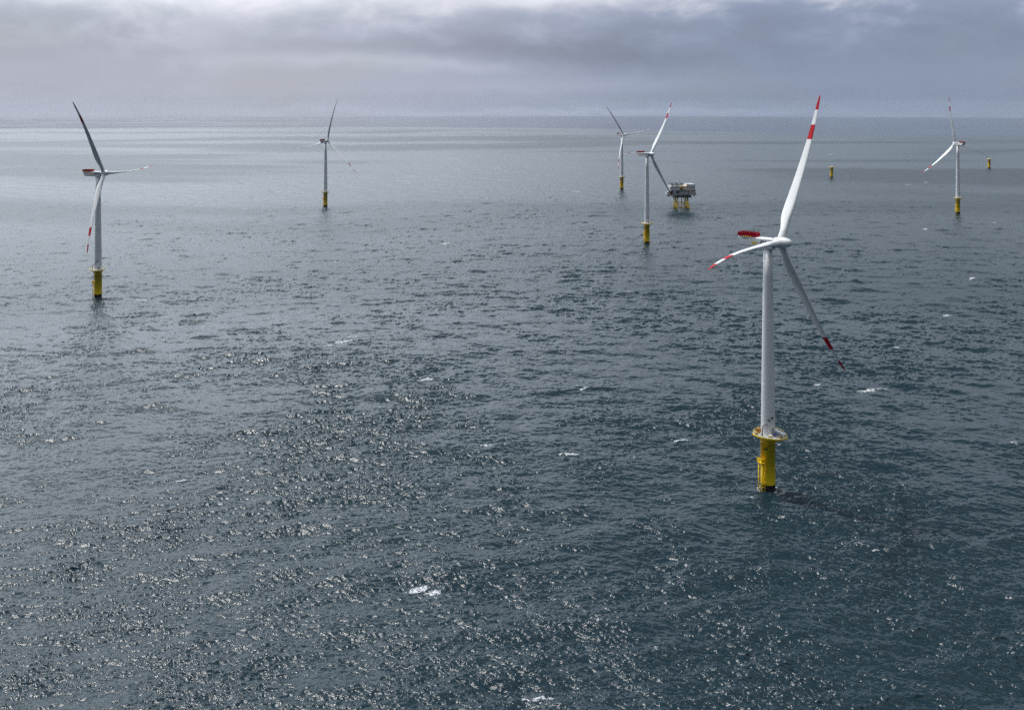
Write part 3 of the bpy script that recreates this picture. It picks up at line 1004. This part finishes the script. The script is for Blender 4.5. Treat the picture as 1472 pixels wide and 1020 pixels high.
    for q in range(5):
        m.box((7.1 + q * 2.0, -10.4, 32.5), (1.2, 2.0, .6), 0, 0, .05)
        m.box((7.1 + q * 2.0, -4, 32.5), (1.2, 6.0, .6), 0, 0, .05)
    m.build('roof_house', PALE, o)
    MB().box((5.4, -9.8, 31.6), (.9, 2.5, 3.2), 0).build('vent_stack', ORANGE, o)
    rg = random.Random(4)
    for q in range(9):
        x = -15 + q * 1.85
        m = MB()
        hgt = rg.uniform(1.6, 3.4)
        for y in (-9.5, -5, 0, 5):
            m.tube((x + rg.uniform(-.4, .4), y, 29.9), (x + rg.uniform(-.4, .4), y, 30 + hgt), .28, .2, n=8)
            m.box((x, y, 30 + hgt * rg.uniform(.5, 1)), (rg.uniform(.8, 1.7), .9, .45), 0)
        m.tube((x, -10.5, 31.2), (x, 7, 31.2), .14, n=6)
        m.build('busbar_frame', DARK if q % 3 else SHADE, o)
    m = MB()
    for y in (-10.8, 6):
        m.tube((-15.8, y, 33.0), (1.2, y, 32.8), .16, n=6)
        for q in range(7):
            m.tube((-15.8 + q * 2.8, y, 29.9), (-15.8 + q * 2.8, y, 33.0), .14, n=6)
    m.build('busbar_gantry', DARK, o)
    for x, w in ((-13.5, 2.0), (-9.5, 1.6)):
        MB().box((x, -11.2, 30.4), (w, 1.4, 1.0), 0, 0, .05).build('roof_unit', PALE, o)
    # deck crane lying along the front
    m = MB()
    m.lathe([(1.0, 0), (1.0, 2.6), (1.4, 2.8), (1.4, 3.6)], 20, 0)
    cr = m.build('crane', ORANGE, o, (-2.2, -13.0, 25.6))
    MB().box((0, -.1, 3.5), (3.8, 2.0, 1.6), 0, 0, .15).build('cab', ORANGE, cr)
    m = MB()
    a, b = Vector((1.2, -1.2, 3.2)), Vector((15.6, -1.4, -3.6))
    for dz, dy in ((.45, 0), (-.45, .45), (-.45, -.45)):
        m.tube(a + Vector((0, dy, dz)), b + Vector((0, dy * .4, dz * .4)), .13, n=6)
    for q in range(12):
        p0 = a.lerp(b, q / 12); p1 = a.lerp(b, (q + 1) / 12)
        k = 1 - .6 * q / 12
        m.tube(p0 + up * .45 * k, p1 + Vector((0, -.45, -.45)) * k, .07, n=5).tube(p0 + up * .45 * k, p1 + Vector((0, .45, -.45)) * k, .07, n=5)
    m.build('boom', ORANGE, cr)
    for x, h in ((15.4, 6.5), (-5.6, 6.2)):
        MB().tube((x, -6, 30), (x, -6, 31.8 + h), .17, .08, n=6).box((x, -6, 30 + h), (.6, .2, .2), 0).build('mast', SHADE, o)
    return o
sub = make_substation()
BASES.append((sub.location.x, sub.location.y))

sea = build_sea()

# ------------------------------------------------------------------ haze
hz = MB().box((0, 0, 0), (2, 2, 2)).build('haze', [], None)
mh = bpy.data.materials.new('sea_haze')
mh.use_nodes = True
mh.node_tree.nodes.clear()
T = NT(mh.node_tree)
ou = T.new('ShaderNodeOutputMaterial')
pv = T.new('ShaderNodeVolumePrincipled')
pv.inputs['Color'].default_value = (0.66, 0.76, 0.88, 1)
pv.inputs['Density'].default_value = 1.0e-5
pv.inputs['Anisotropy'].default_value = 0.2
T.put(ou.inputs['Volume'], pv.outputs[0])
hz.data.materials.append(mh)
hz.scale = (24000, 24000, 330)
hz.location = (0, 0, -330 + 205)
hz['kind'] = 'stuff'
